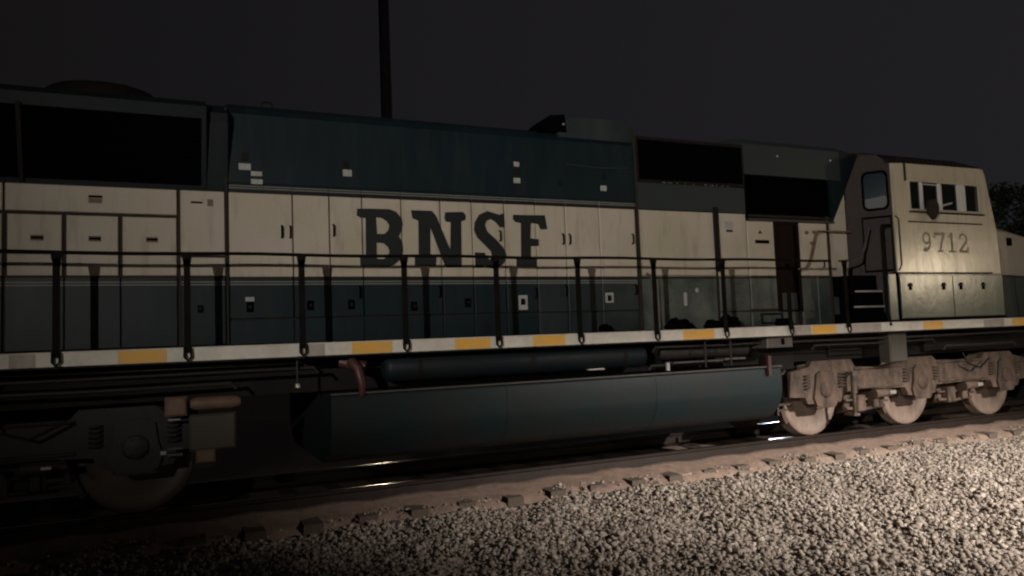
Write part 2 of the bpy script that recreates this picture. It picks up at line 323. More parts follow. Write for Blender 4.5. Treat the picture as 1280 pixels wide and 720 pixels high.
P(MB().box(-8.60, -8.49, -1.014, -1.0, 3.155, 3.172), 'panel_handle', M_void); P(MB().panel(-8.44, -8.385, 3.13, 3.2, -1.01, .009, .003), 'small_latch', M_rust)
latch(-8.52, 2.05, s=.7)

# ---- inverter cabinet ahead of the engine room
P(MB().extrude_x(roof_profile(.06, .985, 3.29), -3.06, -1.2), 'inverter_roof', M_black)
g = P(MB().panel(-3.03, -1.21, 3.70, 4.27, -.99, .01, .002), 'inverter_grille', M_void)
s_ = MB()
for i in range(38): s_.box(-3.02 + i * .048, -3.006 + i * .048, -1.004, -.992, 3.71, 4.26)
s_.ob('grille_bars', M_void, g)['kind'] = 'stuff'
gr = MB().prism([(-3.058, 3.66), (-1.2, 3.69), (-1.2, 4.30), (-3.058, 4.30)], [[(-3.02, 3.705), (-1.23, 3.72), (-1.23, 4.255), (-3.02, 4.255)]], -1.008, -.985)
P(gr, 'grille_frame', M_black)
P(MB().panel(-3.055, -1.205, 3.30, 3.665, -1.004, .03, .005), 'upper_side_panel', M_greyblue)
bl = MB()  # tiny bright blocks stand in for debris glints along the lower edge
for k in range(22): 
    x = random.uniform(-2.7, -1.35); bl.box(x, x + random.uniform(.006, .018), -1.012, -1.004, 3.672, 3.672 + random.uniform(.006, .014))
P(bl, 'debris_glints', M_bright)['kind'] = 'stuff'
P(MB().panel(-3.055, -1.80, 2.40, 3.293, -1.0, .03, .006), 'cabinet_door', M_inv)
P(MB().panel(-3.055, -1.80, 1.665, 2.393, -1.002, .03, .006), 'cabinet_door', M_inv)
P(MB().panel(-1.74, -1.215, 2.40, 3.293, -1.0, .03, .006), 'cabinet_door', M_inv)
P(MB().panel(-1.74, -1.215, 1.89, 2.393, -1.006, .03, .006), 'cabinet_door', M_inv); P(MB().panel(-1.74, -1.215, 1.665, 1.878, -.998, .03, .006), 'lower_panel', M_inv)
P(MB().box(-1.795, -1.745, -1.05, -.98, 2.45, 3.36), 'conduit', M_black)
P(MB().panel(-1.60, -1.45, 3.07, 3.17, -1.006, .006, .001), 'data_label', M_label); P(MB().box(-1.58, -1.47, -1.012, -1.0, 3.02, 3.05), 'label_line', M_gap)
P(MB().tube([(-2.93, -1.06, 1.68), (-2.93, -1.06, 2.38), (-2.99, -1.02, 2.42)], .022, 8), 'drain_pipe', M_grab)
P(MB().tube([(-2.83, -1.05, 1.68), (-2.83, -1.05, 2.33)], .014, 8), 'drain_pipe', M_grab)
P(MB().panel(-2.45, -2.05, 2.26, 2.31, -1.008, .006, .001), 'data_label', M_inv)
P(MB().panel(-2.38, -2.33, 1.98, 2.16, -1.01, .008, .001), 'data_label', M_label); P(MB().lathe_y([(.035, -1.008), (.035, -1.02), (.001, -1.02)], -2.15, 2.19, 12), 'gauge', M_label)

# ---- forward equipment section
fw_ = [(-1.0, 3.88), (-1.0, 4.33), (-.95, 4.40), (-.8, 4.45), (-.5, 4.48), (0, 4.49)]; fw_ = fw_ + [(-y, z) for y, z in fw_[-2::-1]]
P(MB().extrude_x(fw_, -1.197, .72), 'front_hood_roof', M_greyblue)
P(MB().box(-1.195, .50, -.94, .94, 3.2, 3.88), 'grille_recess', M_void)
P(MB().box(-1.18, .50, -1.035, -.965, 3.195, 3.225), 'grille_sill', M_greyblue)
s_ = MB()
for i in range(14): s_.add([(-1.17, -.99, 3.25 + i * .045), (.48, -.99, 3.25 + i * .045), (.48, -.95, 3.28 + i * .045), (-1.17, -.95, 3.28 + i * .045)], [(0, 1, 2, 3)])
g = P(MB().box(-1.197, -1.17, -1.003, -.94, 3.226, 3.879), 'grille_frame', M_void); s_.ob('grille_bars', M_void, g)['kind'] = 'stuff'
for x in (-.55, .52): P(MB().lathe_y([(.012, -1.0), (.02, -1.012), (.012, -1.024), (.001, -1.024)], x, 4.18, 8), 'lifting_bolt', M_bright)
P(MB().panel(-1.19, -.70, 2.395, 3.19, -1.0, .03, .005), 'cabinet_door', M_inv); P(MB().panel(-1.19, -.70, 1.91, 2.385, -1.004, .03, .005), 'cabinet_door', M_inv)
P(MB().panel(-1.19, -.30, 1.665, 1.87, -.996, .03, .005), 'lower_panel', M_inv)
P(MB().prism([(-1.03, 1.69), (-.62, 1.69), (-.62, 1.85), (-1.03, 1.85)], [[(-1.0, 1.72), (-.65, 1.72), (-.65, 1.82), (-1.0, 1.82)]], -1.01, -.996), 'step_box_frame', M_black)
P(MB().panel(-1.06, -.80, 2.865, 2.915, -1.007, .006, .001), 'data_label', M_void, 'narrow black label')
P(MB().prism([(-1.0, 3.01), (-.92, 3.01), (-.96, 3.06)], [], -1.006, -1.0), 'warning_triangle', M_letter)
P(MB().box(-.655, -.245, -.985, -.975, 1.88, 3.17), 'open_doorway', M_brown, 'dark brown doorway in the hood side')
P(MB().prism([(-.69, 1.86), (-.22, 1.86), (-.22, 3.2), (-.69, 3.2)], [[(-.655, 1.88), (-.255, 1.88), (-.255, 3.16), (-.655, 3.16)]], -1.012, -.98), 'doorway_frame', M_brown)
P(MB().panel(-.59, -.31, 1.89, 2.14, -.995, .01, .002), 'kick_plate', M_greyblue)
P(MB().box(-.30, -.27, -1.0, -.975, 1.88, 3.16), 'door_edge', M_void)
P(MB().panel(-.21, .355, 2.395, 3.19, -1.0, .03, .005), 'cabinet_door', M_front); P(MB().panel(-.21, .10, 1.665, 2.385, -1.0, .03, .005), 'cabinet_door', M_front)
P(MB().panel(.11, .355, 1.665, 2.385, -1.0, .03, .005), 'cabinet_door', M_front)
P(MB().prism([(.385, 1.665), (.775, 1.665), (.775, 3.66), (.49, 3.19), (.385, 3.19)], [], -1.0, -.96), 'side_sheet', M_front)
P(MB().prism([(.5, 3.2), (.795, 3.69), (1.16, 4.30), (.74, 4.36), (.5, 4.30)], [], -.996, -.93), 'roof_fairing', M_blue, 'dark slanted panel beside the cab roof')
P(MB().box(.36, .38, -1.03, -.96, 1.67, 3.3), 'hood_joint', M_gap)
for x, z, w in [(-.09, 3.02, .07), (.06, 3.03, .1), (.0, 2.86, .1)]: P(MB().panel(x, x + w, z, z + .05, -1.006, .005, .001), 'data_label', M_rust)
handle(.24, 2.52, .1)

# ---- handrails and stanchions
P(MB().tube([(x, -1.5, 2.565 + .006 * math.sin(x * 2.9)) for x in np.arange(-15.0, .06, .27)] , .017, 8), 'handrail', M_rail)
P(MB().tube([(-15, 1.5, 2.565), (.0, 1.5, 2.565)], .02, 8), 'handrail', M_rail)
def stanchion(kind=0):
    m = MB(); m.box(-.030, .030, -.009, .009, 1.60 - 1.53, 2.50 - 1.53)
    m.add([(-.028, -.009, .90), (.028, -.009, .90), (.05, -.009, 1.03), (-.05, -.009, 1.03), (-.028, .009, .90), (.028, .009, .90), (.05, .009, 1.03), (-.05, .009, 1.03)],
          [(0, 1, 2, 3), (7, 6, 5, 4), (0, 4, 5, 1), (1, 5, 6, 2), (2, 6, 7, 3), (3, 7, 4, 0)])
    m.tube([(-.028, -.012, .12), (-.03, -.02, .03), (0, -.022, -.005), (.03, -.02, .03), (.028, -.012, .12)], .012, 6)
    return m
s0 = stanchion().ob('stanchion', M_rail, L); s0.location = (-8.655, -1.592, 1.53)
for x in (-14.06, -12.98, -11.9, -10.82, -9.74, -7.58, -6.5, -5.42, -4.36, -3.27, -2.18, -1.06, .02): copy(s0, L, (x, -1.592, 1.53))
for x in (-14, -11, -8, -5, -2, 0): copy(s0, L, (x, 1.592, 1.53))
# grab rails at the cab step
P(MB().tube([(.02, -1.5, 2.56), (.33, -1.5, 2.575), (.52, -1.45, 2.60), (.66, -1.42, 2.80), (.80, -1.40, 3.08)], .016, 8), 'handrail', M_grab)
P(MB().tube([(.90, -1.57, 1.60), (.90, -1.53, 1.8), (.92, -1.52, 3.05), (.96, -1.50, 3.10), (1.14, -1.50, 3.11)], .028, 8), 'grab_iron', M_rail)
P(MB().tube([(-.38, -1.12, 2.48), (-.22, -1.12, 2.50), (-.14, -1.12, 2.64), (.0, -1.12, 3.02), (.08, -1.1, 3.06), (.78, -1.1, 3.06)], .013, 8), 'grab_iron', M_rust)
# steps up to the cab
P(MB().box(.38, 1.10, -1.40, -1.02, 1.657, 1.80), 'step_tread', M_void)
P(MB().box(.50, 1.10, -1.36, -1.02, 1.80, 2.10), 'step_tread', M_void)
P(MB().box(.42, 1.08, -1.372, -1.360, 1.885, 1.908), 'step_nosing', M_label, 'white painted step edge')
P(MB().box(.46, 1.02, -1.372, -1.360, 2.115, 2.138), 'step_nosing', M_label, 'white painted step edge')
P(MB().box(.38, 1.13, -1.3, -1.0, 2.08, 2.37), 'step_recess', M_void)
# dark heaps of hose on the walkway
for cx, w, h in [(-2.65, .42, .11), (-2.08, .24, .07), (-1.80, .34, .13), (-.82, .22, .07), (-3.78, .10, .05)]:
    m = MB(); pts = []
    for k in range(26):
        a = k * .9; pts.append((cx + w * .5 * math.cos(a) * (1 - k / 40), -1.22 + .12 * math.sin(a), 1.68 + h * k / 26 + random.uniform(-.01, .01)))
    m.tube(pts, .026, 6); P(m, 'hose_coil', M_void)

# ---- cab
cab = [(-1.55, 1.69), (-1.55, 3.95), (-1.50, 4.09), (-1.05, 4.32), (-.6, 4.41), (0, 4.45)]
cabf = cab + [(-y, z) for y, z in cab[-2::-1]]
wx0, wx1, wz0, wz1 = 1.54, 3.18, 3.375, 3.80
outer = [(1.165, 1.70), (3.585, 1.69), (3.54, 3.06), (3.33, 4.02), (3.25, 4.09), (1.48, 4.075), (1.165, 4.06)]
P(MB().prism(outer, [[(wx0, wz0), (wx1, wz0), (wx1, wz1), (wx0, wz1)]], -1.55, -1.50), 'cab_side', M_cab)
P(MB().prism(outer, [], 1.50, 1.55), 'cab_side', M_cab)
P(MB().extrude_x([(-1.55, 4.065), (-1.50, 4.12), (-1.05, 4.335), (-.6, 4.42), (0, 4.45), (.6, 4.42), (1.05, 4.335), (1.5, 4.12), (1.55, 4.065), (0, 4.2)], 1.12, 3.32), 'cab_roof', M_brownwall)
rn = MB()
for k in range(18):
    x = 1.5 + k * .1; rn.tube([(x, -1.40, 4.16), (x, -1.40, 4.185)], .012, 5)
P(rn, 'roof_bolts', M_brownwall)['kind'] = 'stuff'
P(MB().box(1.435, 1.462, -1.572, -1.551, 3.80, 4.07), 'rain_gutter', M_brownwall)
# slanting rear wall with the door window
A = Vector((.78, -1.0)); B = Vector((1.165, -1.53)); dAB = (B - A); nrm = Vector((dAB.y, -dAB.x)).normalized()   # faces back and outward
if nrm.x > 0: nrm = -nrm
def RW(t_, z, off=0): p = A + dAB * t_ + nrm * off; return (p.x, p.y, z)
def rwall(outer2, holes2, off0, off1):
    m = MB(); loops = [outer2] + holes2; flat = [p for q in loops for p in q]; N = len(flat)
    tr = tessellate_polygon([[Vector((a, b, 0)) for a, b in q] for q in loops])
    v = [RW(a, b, off0) for a, b in flat] + [RW(a, b, off1) for a, b in flat]; fs = [tuple(t_) for t_ in tr] + [tuple(i + N for i in t_)[::-1] for t_ in tr]; k = 0
    for q in loops:
        n_ = len(q)
        for i in range(n_): j = (i + 1) % n_; fs.append((k + i, k + j, N + k + j, N + k + i))
        k += n_
    return m.add(v, fs)
def rrect(x0, x1, z0, z1, rx, rz, n=5):
    pts = []
    for cx, cz, a0 in ((x1 - rx, z1 - rz, 0), (x0 + rx, z1 - rz, 90), (x0 + rx, z0 + rz, 180), (x1 - rx, z0 + rz, 270)):
        for i in range(n + 1): a = math.radians(a0 + 90 * i / n); pts.append((cx + rx * math.cos(a), cz + rz * math.sin(a)))
    return pts
WT = (.38, .95, 3.36, 3.97)
win = rrect(*WT, .13, .10); winin = rrect(WT[0] + .05, WT[1] - .05, WT[2] + .035, WT[3] - .035, .10, .08)
P(rwall([(0, 1.66), (1, 1.66), (1, 4.06), (.72, 4.22), (.35, 4.25), (.02, 3.72)], [winin], 0, -.03), 'cab_rear_wall', M_brownwall, 'dark brown rear wall of the cab')
P(rwall(win, [winin], .015, -.01), 'window_gasket', M_void)
gl = P(rwall(winin, [], -.012, -.018), 'rear_window', M_blueglass)
P(rwall([(.44, 3.40), (.9, 3.40), (.9, 3.55), (.84, 3.58), (.66, 3.56), (.44, 3.55)], [], -.006, -.011), 'lower_pane_panel', M_grey)  # lighter grey panel across the lower part of the rear pane
P(rwall([(.12, 2.40), (.30, 2.40), (.30, 3.30), (.12, 3.30)], [], .012, 0), 'door_stile', M_brownwall)
P(rwall([(.34, 2.42), (.97, 2.42), (.97, 3.27), (.34, 3.27)], [[(.37, 2.45), (.94, 2.45), (.94, 3.24), (.37, 3.24)]], .012, 0), 'door_panel_frame', M_void)
# window glass, frames and the light interior pieces behind them
P(MB().box(wx0, wx1, -1.515, -1.510, wz0, wz1), 'cab_window', M_glass) if False else None
cabin = P(MB().box(1.22, 3.3, -1.0, -.95, 2.4, 4.05), 'cab_interior', M_void)
for a, b in [(wx0, 1.80), (1.86, 2.21), (2.29, 2.66), (2.86, wx1)]:
    P(MB().box(a, b, -1.516, -1.510, wz0, wz1), 'window_pane', M_glass)
for a, b in [(1.80, 1.86), (2.21, 2.29), (2.66, 2.80)]:
    P(MB().box(a, b, -1.535, -1.505, wz0, wz1), 'window_mullion', M_mull, 'pale sliding window frame')
P(MB().box(2.80, 2.86, -1.53, -1.505, wz0, wz1), 'window_mullion', M_mull)
P(MB().add([(2.31, -1.53, 3.44), (2.52, -1.53, 3.49), (2.54, -1.53, 3.52), (2.31, -1.53, 3.47), (2.31, -1.518, 3.44), (2.52, -1.518, 3.49), (2.54, -1.518, 3.52), (2.31, -1.518, 3.47)], [(0, 1, 2, 3), (4, 5, 6, 7), (0, 1, 5, 4), (3, 2, 6, 7)]), 'sun_visor', M_label)
P(MB().box(1.90, 2.18, -1.532, -1.518, 3.765, 3.785), 'window_catch', M_label)
P(MB().prism([(wx0 - .03, wz0 - .05), (wx1 + .03, wz0 - .05), (wx1 + .03, wz1 + .02), (wx0 - .03, wz1 + .02)], [[(wx0, wz0), (wx1, wz0), (wx1, wz1), (wx0, wz1)]], -1.562, -1.548), 'window_surround', M_cream)
P(MB().box(1.50, 3.20, -1.60, -1.55, 3.315, 3.335), 'armrest', M_brownwall)
P(MB().box(1.46, 3.16, -1.575, -1.55, 3.165, 3.180), 'drip_strip', M_brown)
mr_ = MB(); mr_.add([(1.80, -1.66, 3.30), (1.92, -1.66, 3.20), (2.02, -1.66, 3.30), (2.03, -1.66, 3.46), (1.96, -1.66, 3.52), (1.84, -1.66, 3.50),
         (1.80, -1.61, 3.30), (1.92, -1.61, 3.20), (2.02, -1.61, 3.30), (2.03, -1.61, 3.46), (1.96, -1.61, 3.52), (1.84, -1.61, 3.50)],
        [(0, 1, 2, 3, 4, 5), (11, 10, 9, 8, 7, 6)] + [(i, (i + 1) % 6, 6 + (i + 1) % 6, 6 + i) for i in range(6)])
mr_.tube([(1.93, -1.62, 3.38), (1.86, -1.55, 3.42)], .01, 6); P(mr_, 'wing_mirror', M_brownwall)
# cab number, thin worn serif digits
num = empty('cab_number', (0, 0, 0), 'x', None); num.parent = L; del num['label']
def seg(pts, w):   # flat stroke made of short quads
    m = []
    for (a, b), (c, d) in zip(pts[:-1], pts[1:]):
        l = math.hypot(c - a, d - b) or 1; ux, uz = (c - a) / l * w * .35, (d - b) / l * w * .35; nx, nz = -(d - b) / l * w / 2, (c - a) / l * w / 2
        m.append([(a - ux + nx, b - uz + nz), (c + ux + nx, d + uz + nz), (c + ux - nx, d + uz - nz), (a - ux - nx, b - uz - nz)])
    return m
def arc(cx, cz, rx, rz, a0, a1, n=10): return [(cx + rx * math.cos(math.radians(a0 + (a1 - a0) * i / n)), cz + rz * math.sin(math.radians(a0 + (a1 - a0) * i / n))) for i in range(n + 1)]
H = .30; zb = 2.715
digits = [
 (1.74, [(arc(.10, .21, .075, .08, 0, 360, 14), .034), (arc(.04, .16, .14, .145, 0, -75, 7), .04), ([(.035, .02), (.075, .05)], .045)]),
 (2.03, [([(.0, .285), (.22, .285)], .045), ([(.0, .285), (.0, .22)], .03), ([(.215, .28), (.16, .17), (.11, .02)], .045), ([(.06, .012), (.17, .012)], .028)]),
 (2.33, [([(.09, .29), (.09, .01)], .05), ([(.02, .24), (.09, .285)], .032), ([(.02, .012), (.17, .012)], .03)]),
 (2.59, [(arc(.10, .21, .08, .08, 170, -30, 9), .036), ([(.165, .165), (.02, .03)], .042), ([(.01, .015), (.20, .015)], .042), ([(.195, .01), (.20, .075)], .028)]),
]
k = 0
for ox, strokes in digits:
    m = MB()
    for pts, w in strokes:
        for q in seg([(ox + a, zb + b) for a, b in pts], w):
            k += 1; y = -1.5515 - .00004 * (k % 23); m.add([(a, y, b) for a, b in q], [(0, 1, 2, 3)])
    m.ob('digit', M_faded, num)
# cab lower panels
P(MB().box(1.17, 3.30, -1.585, -1.55, 2.372, 2.395), 'ledge', M_void)
for a, b in [(1.175, 2.34), (2.355, 3.56)]: P(MB().panel(a, b, 1.705, 2.355, -1.566, .014, .006), 'battery_box_door', M_cab)
P(MB().box(1.135, 1.165, -1.56, -1.2, 1.66, 2.40), 'panel_joint', M_void)
P(MB().panel(.955, 1.13, 1.68, 2.375, -1.545, .04, .006), 'corner_panel', M_cab)
P(MB().box(1.13, 3.6, -1.56, -1.50, 1.657, 1.70), 'panel_joint', M_void)
for x in (1.385, 2.13, 2.53, 3.07):
    o = P(MB().panel(x - .03, x + .03, 2.125, 2.235, -1.578, .012, .005), 'latch', M_void); MB().tube([(x, -1.578, 2.2), (x, -1.6, 2.2)], .02, 8).ob('latch_knob', M_grab, o)
P(MB().tube([(1.16, -1.57, 2.42), (1.19, -1.60, 2.5), (1.19, -1.60, 3.2), (1.16, -1.57, 3.25)], .012, 6), 'grab_iron', M_brownwall)
# cab front and nose
P(MB().add([(3.585, -1.55, 1.69), (3.54, -1.55, 3.06), (3.30, -1.55, 4.08), (3.585, 1.55, 1.69), (3.54, 1.55, 3.06), (3.30, 1.55, 4.08)], [(0, 1, 4, 3), (1, 2, 5, 4)]), 'cab_front', M_cab)
nose = MB(); nz = [(3.55, 3.17, 1.30), (4.3, 3.20, 1.18), (5.35, 3.12, .95), (5.62, 2.95, .85)]
v = []
for x, z, y in nz: v += [(x, -y - .06, 1.665), (x, -y, z - .06), (x, -y + .09, z), (x, y - .09, z), (x, y, z - .06), (x, y + .06, 1.665)]
fs = [(i * 6 + k_, i * 6 + k_ + 1, i * 6 + 7 + k_, i * 6 + 6 + k_) for i in range(3) for k_ in range(5)] + [(18, 19, 20, 21, 22, 23)]
P(nose.add(v, fs), 'nose', livery('nose_paint', top=9, green=(.02, .035, .035), pin=False, diag=True, dust=.3))
P(MB().panel(4.36, 4.46, 2.90, 3.03, -1.21, .06, .01), 'nose_light', M_void)
P(MB().tube([(4.9, -1.5, 1.655), (4.9, -1.5, 2.5), (5.6, -1.45, 2.5), (5.6, -1.45, 1.655)], .02, 8), 'handrail', M_rail)
P(MB().box(5.78, 5.95, -1.5, 1.5, .15, 1.66), 'pilot', M_black)

# ---- gear hung below the deck
P(MB().lathe_y([(0, 0)], 0, 0, 3), 'x', M_black) if False else None
def tank_x(x0, x1, y, z, rad, name, mat):
    m = MB(); m.tube([(x0, y, z), (x0 + .03, y, z), (x0 + .07, y, z), (x1 - .07, y, z), (x1 - .03, y, z), (x1, y, z)], [rad * .6, rad * .88, rad, rad, rad * .88, rad * .6], 20); return P(m, name, mat)
tank_x(-6.66, -3.22, -1.20, 1.345, .155, 'air_reservoir', M_blue)
for x in (-6.3, -4.9, -3.6): P(MB().extrude_x([(-1.2 + .162 * math.cos(a), 1.345 + .162 * math.sin(a)) for a in [2 * math.pi * i / 20 for i in range(20)]], x, x + .05, False), 'reservoir_strap', M_black)
tank_x(-2.95, -1.45, -1.15, 1.36, .10, 'air_reservoir', M_darktruck)
fh = [(-1.0, 1.10), (-1.46, 1.10), (-1.485, 1.09), (-1.49, 1.06), (-1.50, .95)] + [(-1.0 - .50 * math.cos(a), .84 - .49 * math.sin(a)) for a in [math.radians(6 * k) for k in range(1, 15)]] + [(-.9, .345)]
ft = fh + [(-y, z) for y, z in fh[::-1]]
ftb = MB(); ftb.extrude_x(ft, -7.29, -1.19, True, True)
P(ftb, 'fuel_tank', M_tank)
P(MB().box(-7.29, -1.19, -1.52, -1.44, 1.102, 1.118), 'tank_flange', M_grab)  # pale flange strip draws the highlight along the tank's top edge
for x in (-5.3, -3.25): P(MB().extrude_x([(y * 1.003, z) for y, z in fh[1:]] + [(-.9, 1.0)], x, x + .012), 'tank_weld', M_tank)
P(MB().tube([(-7.05, -1.40, 1.44), (-7.0, -1.50, 1.36), (-6.97, -1.53, 1.20), (-6.97, -1.5, 1.08)], [.06, .055, .045, .03], 10), 'fuel_filler', M_red)
P(MB().tube([(-7.15, -1.3, 1.44), (-6.9, -1.41, 1.38)], .06, 10), 'filler_pipe', M_red)
P(MB().box(-1.455, -1.405, -1.55, -1.50, 1.00, 1.26), 'sight_gauge', M_red)
P(MB().box(-3.07, -3.03, -1.50, -1.47, 1.14, 1.24), 'white_valve_handle', M_label)
P(MB().box(-4.12, -3.90, -1.35, -1.28, 1.195, 1.212), 'bright_bracket', M_bright)
o = P(MB().panel(-1.41, -.95, 1.36, 1.515, -1.5, .3, .01), 'junction_box', M_grab); MB().panel(-1.16, -1.11, 1.40, 1.48, -1.512, .012, .002).ob('keyhole_plate', M_void, o)
P(MB().panel(1.05, 1.42, 1.05, 1.50, -1.42, .2, .02), 'sand_box', M_olive)
P(MB().panel(.25, .95, 1.17, 1.49, -1.0, .2, .02), 'traction_motor_duct', M_black); P(MB().panel(2.3, 3.4, 1.16, 1.46, -1.05, .2, .02), 'traction_motor_duct', M_black)
P(MB().panel(-1.05, -.55, 1.02, 1.25, -1.1, .2, .02), 'bracket_box', M_black)
for z, y, r_, a, b in [(1.43, -1.35, .018, -.9, 5.0), (1.36, -1.30, .014, -.4, 2.2), (1.25, -1.28, .02, 2.4, 4.2), (1.44, -1.38, .015, -3.2, -.95), (1.20, -1.2, .016, -3.15, -1.9), (1.40, -1.4, .018, -12.5, -7.4), (1.28, -1.3, .02, -10.6, -8.2), (1.46, -1.3, .02, -10.4, -7.5)]:
    P(MB().tube([(a, y, z - .06), (a + .05, y, z), ((a + b) / 2, y - .01, z - .012), (b - .05, y, z), (b, y, z - .06)], r_, 8), 'pipe', M_darktruck)
for x in (-2.42, -2.0): P(MB().tube([(x, -1.45, 1.5), (x + .02, -1.42, 1.15)], .014, 6), 'hanger_rod', M_darktruck)
P(MB().panel(-2.85, -2.05, 1.215, 1.235, -1.35, .2, .003), 'pipe_shelf', M_grab); P(MB().panel(-1.98, -1.62, 1.22, 1.25, -1.3, .2, .003), 'pipe_shelf', M_grab)
P(MB().tube([(-7.62, -1.45, 1.5), (-7.62, -1.45, 1.24)], .012, 6), 'valve_stem', M_darktruck); P(MB().tube([(-7.62, -1.46, 1.20), (-7.62, -1.46, 1.24)], .028, 8), 'valve_knob', M_bright)
P(MB().tube([(5.6, 0, .85), (6.2, 0, .85)], .09, 8), 'coupler', M_black); P(MB().box(6.1, 6.5, -.16, .16, .7, 1.0), 'coupler_head', M_black)
P(MB().tube([(-15.4, 0, .85), (-16, 0, .85)], .09, 8), 'coupler', M_black)

# ---- trucks (six-wheel): frame > wheels, housings, springs, brakes
def wheel_mb():
    m = MB(); m.lathe_y([(.001, -.815), (.10, -.815), (.115, -.80), (.13, -.790), (.30, -.784), (.43, -.790), (.455, -.800), (.52, -.800), (.532, -.792), (.534, -.70), (.545, -.675), (.565, -.665), (.565, -.645), (.44, -.64), (.40, -.66), (.15, -.66), (.001, -.64)], 0, .534, 48)
    return m
def truck(xc, M_f, M_w, M_d, front):
    top = 1.10
    fr = [(-2.75, .62), (-2.70, .98), (-2.35, 1.04), (-2.28, 1.12), (-1.50, 1.12), (-1.42, 1.00), (-.95, .98), (-.38, 1.02), (-.30, 1.09), (.30, 1.09), (.38, 1.02), (.95, 1.0), (1.5, 1.0), (1.58, 1.09), (2.25, 1.09), (2.33, 1.02), (2.68, .96), (2.74, .62),
          (2.45, .60), (2.40, .50), (1.75, .50), (1.70, .62), (1.30, .65), (.36, .63), (.30, .50), (-.30, .50), (-.36, .63), (-1.30, .66), (-1.70, .63), (-1.75, .50), (-2.40, .50), (-2.46, .60)]
    F = MB().prism([(xc + a, b) for a, b in fr], [], -1.10, -1.0).ob('truck_frame', M_f, L)
    F2 = MB().prism([(xc + a, b) for a, b in fr], [], 1.0, 1.10); F2.ob('truck_frame', M_f, L)
    SUB = lambda mb, n, m: mb.ob(n, m, F)
    for ra in ((xc - 1.45, xc - .40, .955, .985, -1.13, .03, .01), (xc + .40, xc + 1.55, .965, .99, -1.13, .03, .01), (xc - 1.40, xc - .42, .665, .70, -1.13, .03, .01), (xc + .42, xc + 1.55, .665, .70, -1.13, .03, .01)):
        SUB(MB().panel(*ra), 'frame_rib', M_f)
    w0 = wheel_mb().ob('wheel', M_w, F); w0.location = (xc - 2.07, 0, 0)
    for dx_ in (0, 2.07): copy(w0, F, (xc + dx_, 0, 0))
    for dx_ in (-2.07, 0, 2.07):
        c = copy(w0, F, (xc + dx_, 0, 0)); c.scale = (1, -1, 1)
    ax = MB()
    for dx_ in (-2.07, 0, 2.07): ax.lathe_y([(.11, -.7), (.11, .7)], xc + dx_, .534, 16)
    SUB(ax, 'axles', M_black)
    for dx_ in (-2.07, 0, 2.07):
        x = xc + dx_
        b = MB(); b.prism([(x - .24, .60), (x - .19, .47), (x - .08, .44), (x + .08, .44), (x + .19, .47), (x + .24, .60), (x + .20, .74), (x + .17, .93), (x + .10, .97), (x - .10, .97), (x - .17, .93), (x - .20, .74)], [], -1.135, -.86)
        bo = SUB(b, 'axle_box', M_d)
        SUB(MB().lathe_y([(.12, -1.135), (.12, -1.145), (.10, -1.155), (.001, -1.157)], x, .70, 20), 'bearing_cap', M_d)
        bl_ = MB()
        for k_ in range(6): a = k_ * math.pi / 3; bl_.lathe_y([(.010, -1.145), (.010, -1.165), (.001, -1.165)], x + .09 * math.cos(a), .70 + .09 * math.sin(a), 6)
        SUB(bl_, 'cap_bolts', M_d)['kind'] = 'stuff'
        SUB(MB().prism([(x - .17, .43), (x + .17, .43), (x + .20, .455), (x - .20, .455)], [], -1.12, -.9), 'keeper_plate', M_f)
        for sx in (-1, 1):
            sg = MB()
            pts = [(x + sx * .345 + .055 * math.cos(a), -1.10 + .055 * math.sin(a), .70 + a * .0075) for a in np.arange(0, 31, .55)]
            sg.tube(pts, .013, 5); SUB(sg, 'spring', M_d)
        # brake shoe and hanger on the trailing side of each wheel
        sh = MB(); hh = []
        for k_ in range(7): a = math.radians(172 + 7 * k_); hh.append((x + .545 * math.cos(a), .534 + .545 * math.sin(a)))
        oo = [(x + .60 * math.cos(math.radians(172 + 7 * k_)), .534 + .60 * math.sin(math.radians(172 + 7 * k_))) for k_ in range(6, -1, -1)]
        sh.prism(hh + oo, [], -.81, -.70); SUB(sh, 'brake_shoe', M_d)
        SUB(MB().tube([(x - .58, -.86, .90), (x - .61, -.86, .62), (x - .56, -.84, .42)], .022, 6), 'brake_hanger', M_d)
        lv = MB(); lv.box(x - .80, x - .56, -.98, -.93, .50, .53); lv.box(x - .80, x - .62, -.98, -.93, .42, .45); lv.box(x - .82, x - .79, -.99, -.92, .36, .60)
        SUB(lv, 'brake_lever', M_d)
    # brake rigging between the wheels
    for a, b in [(-1.45, -.62), (.62, 1.45)]:
        g_ = MB(); g_.tube([(xc + a, -.9, .36), ((2 * xc + a + b) / 2, -.92, .33), (xc + b, -.9, .36)], .028, 6); g_.tube([(xc + a, -.9, .48), (xc + b, -.9, .47)], .02, 6)
        SUB(g_, 'brake_rod', M_f)
        SUB(MB().panel(xc + a + .18, xc + a + .36, .30, .55, -.98, .12, .02), 'rigging_bracket', M_f); SUB(MB().panel(xc + b - .30, xc + b - .16, .34, .58, -.99, .1, .02), 'rigging_bracket', M_f); SUB(MB().panel(xc + a + .05, xc + b - .05, .30, .66, -.84, .05, .02), 'spring_plank', M_f)
        c_ = MB(); c_.tube([(xc + b - .34, -1.02, .56), (xc + b - .02, -1.05, .57)], [.075, .06], 12); SUB(c_, 'brake_cylinder', M_f)
        SUB(MB().panel(xc + b - .08, xc + b + .04, .54, .60, -1.115, .05, .01), 'cylinder_cap', M_bright if front else M_f)
        back = MB(); back.box(xc + a + .1, xc + b - .1, -.60, -.5, .26, .95); SUB(back, 'motor_case', M_d)
    # damper beside the trailing wheel
    xd = xc - 1.62
    dm = MB(); dm.tube([(xd, -1.24, .88), (xd - .01, -1.24, .62)], .045, 10); dm.tube([(xd - .01, -1.24, .62), (xd - .02, -1.24, .33)], .026, 8); SUB(dm, 'damper', M_f)
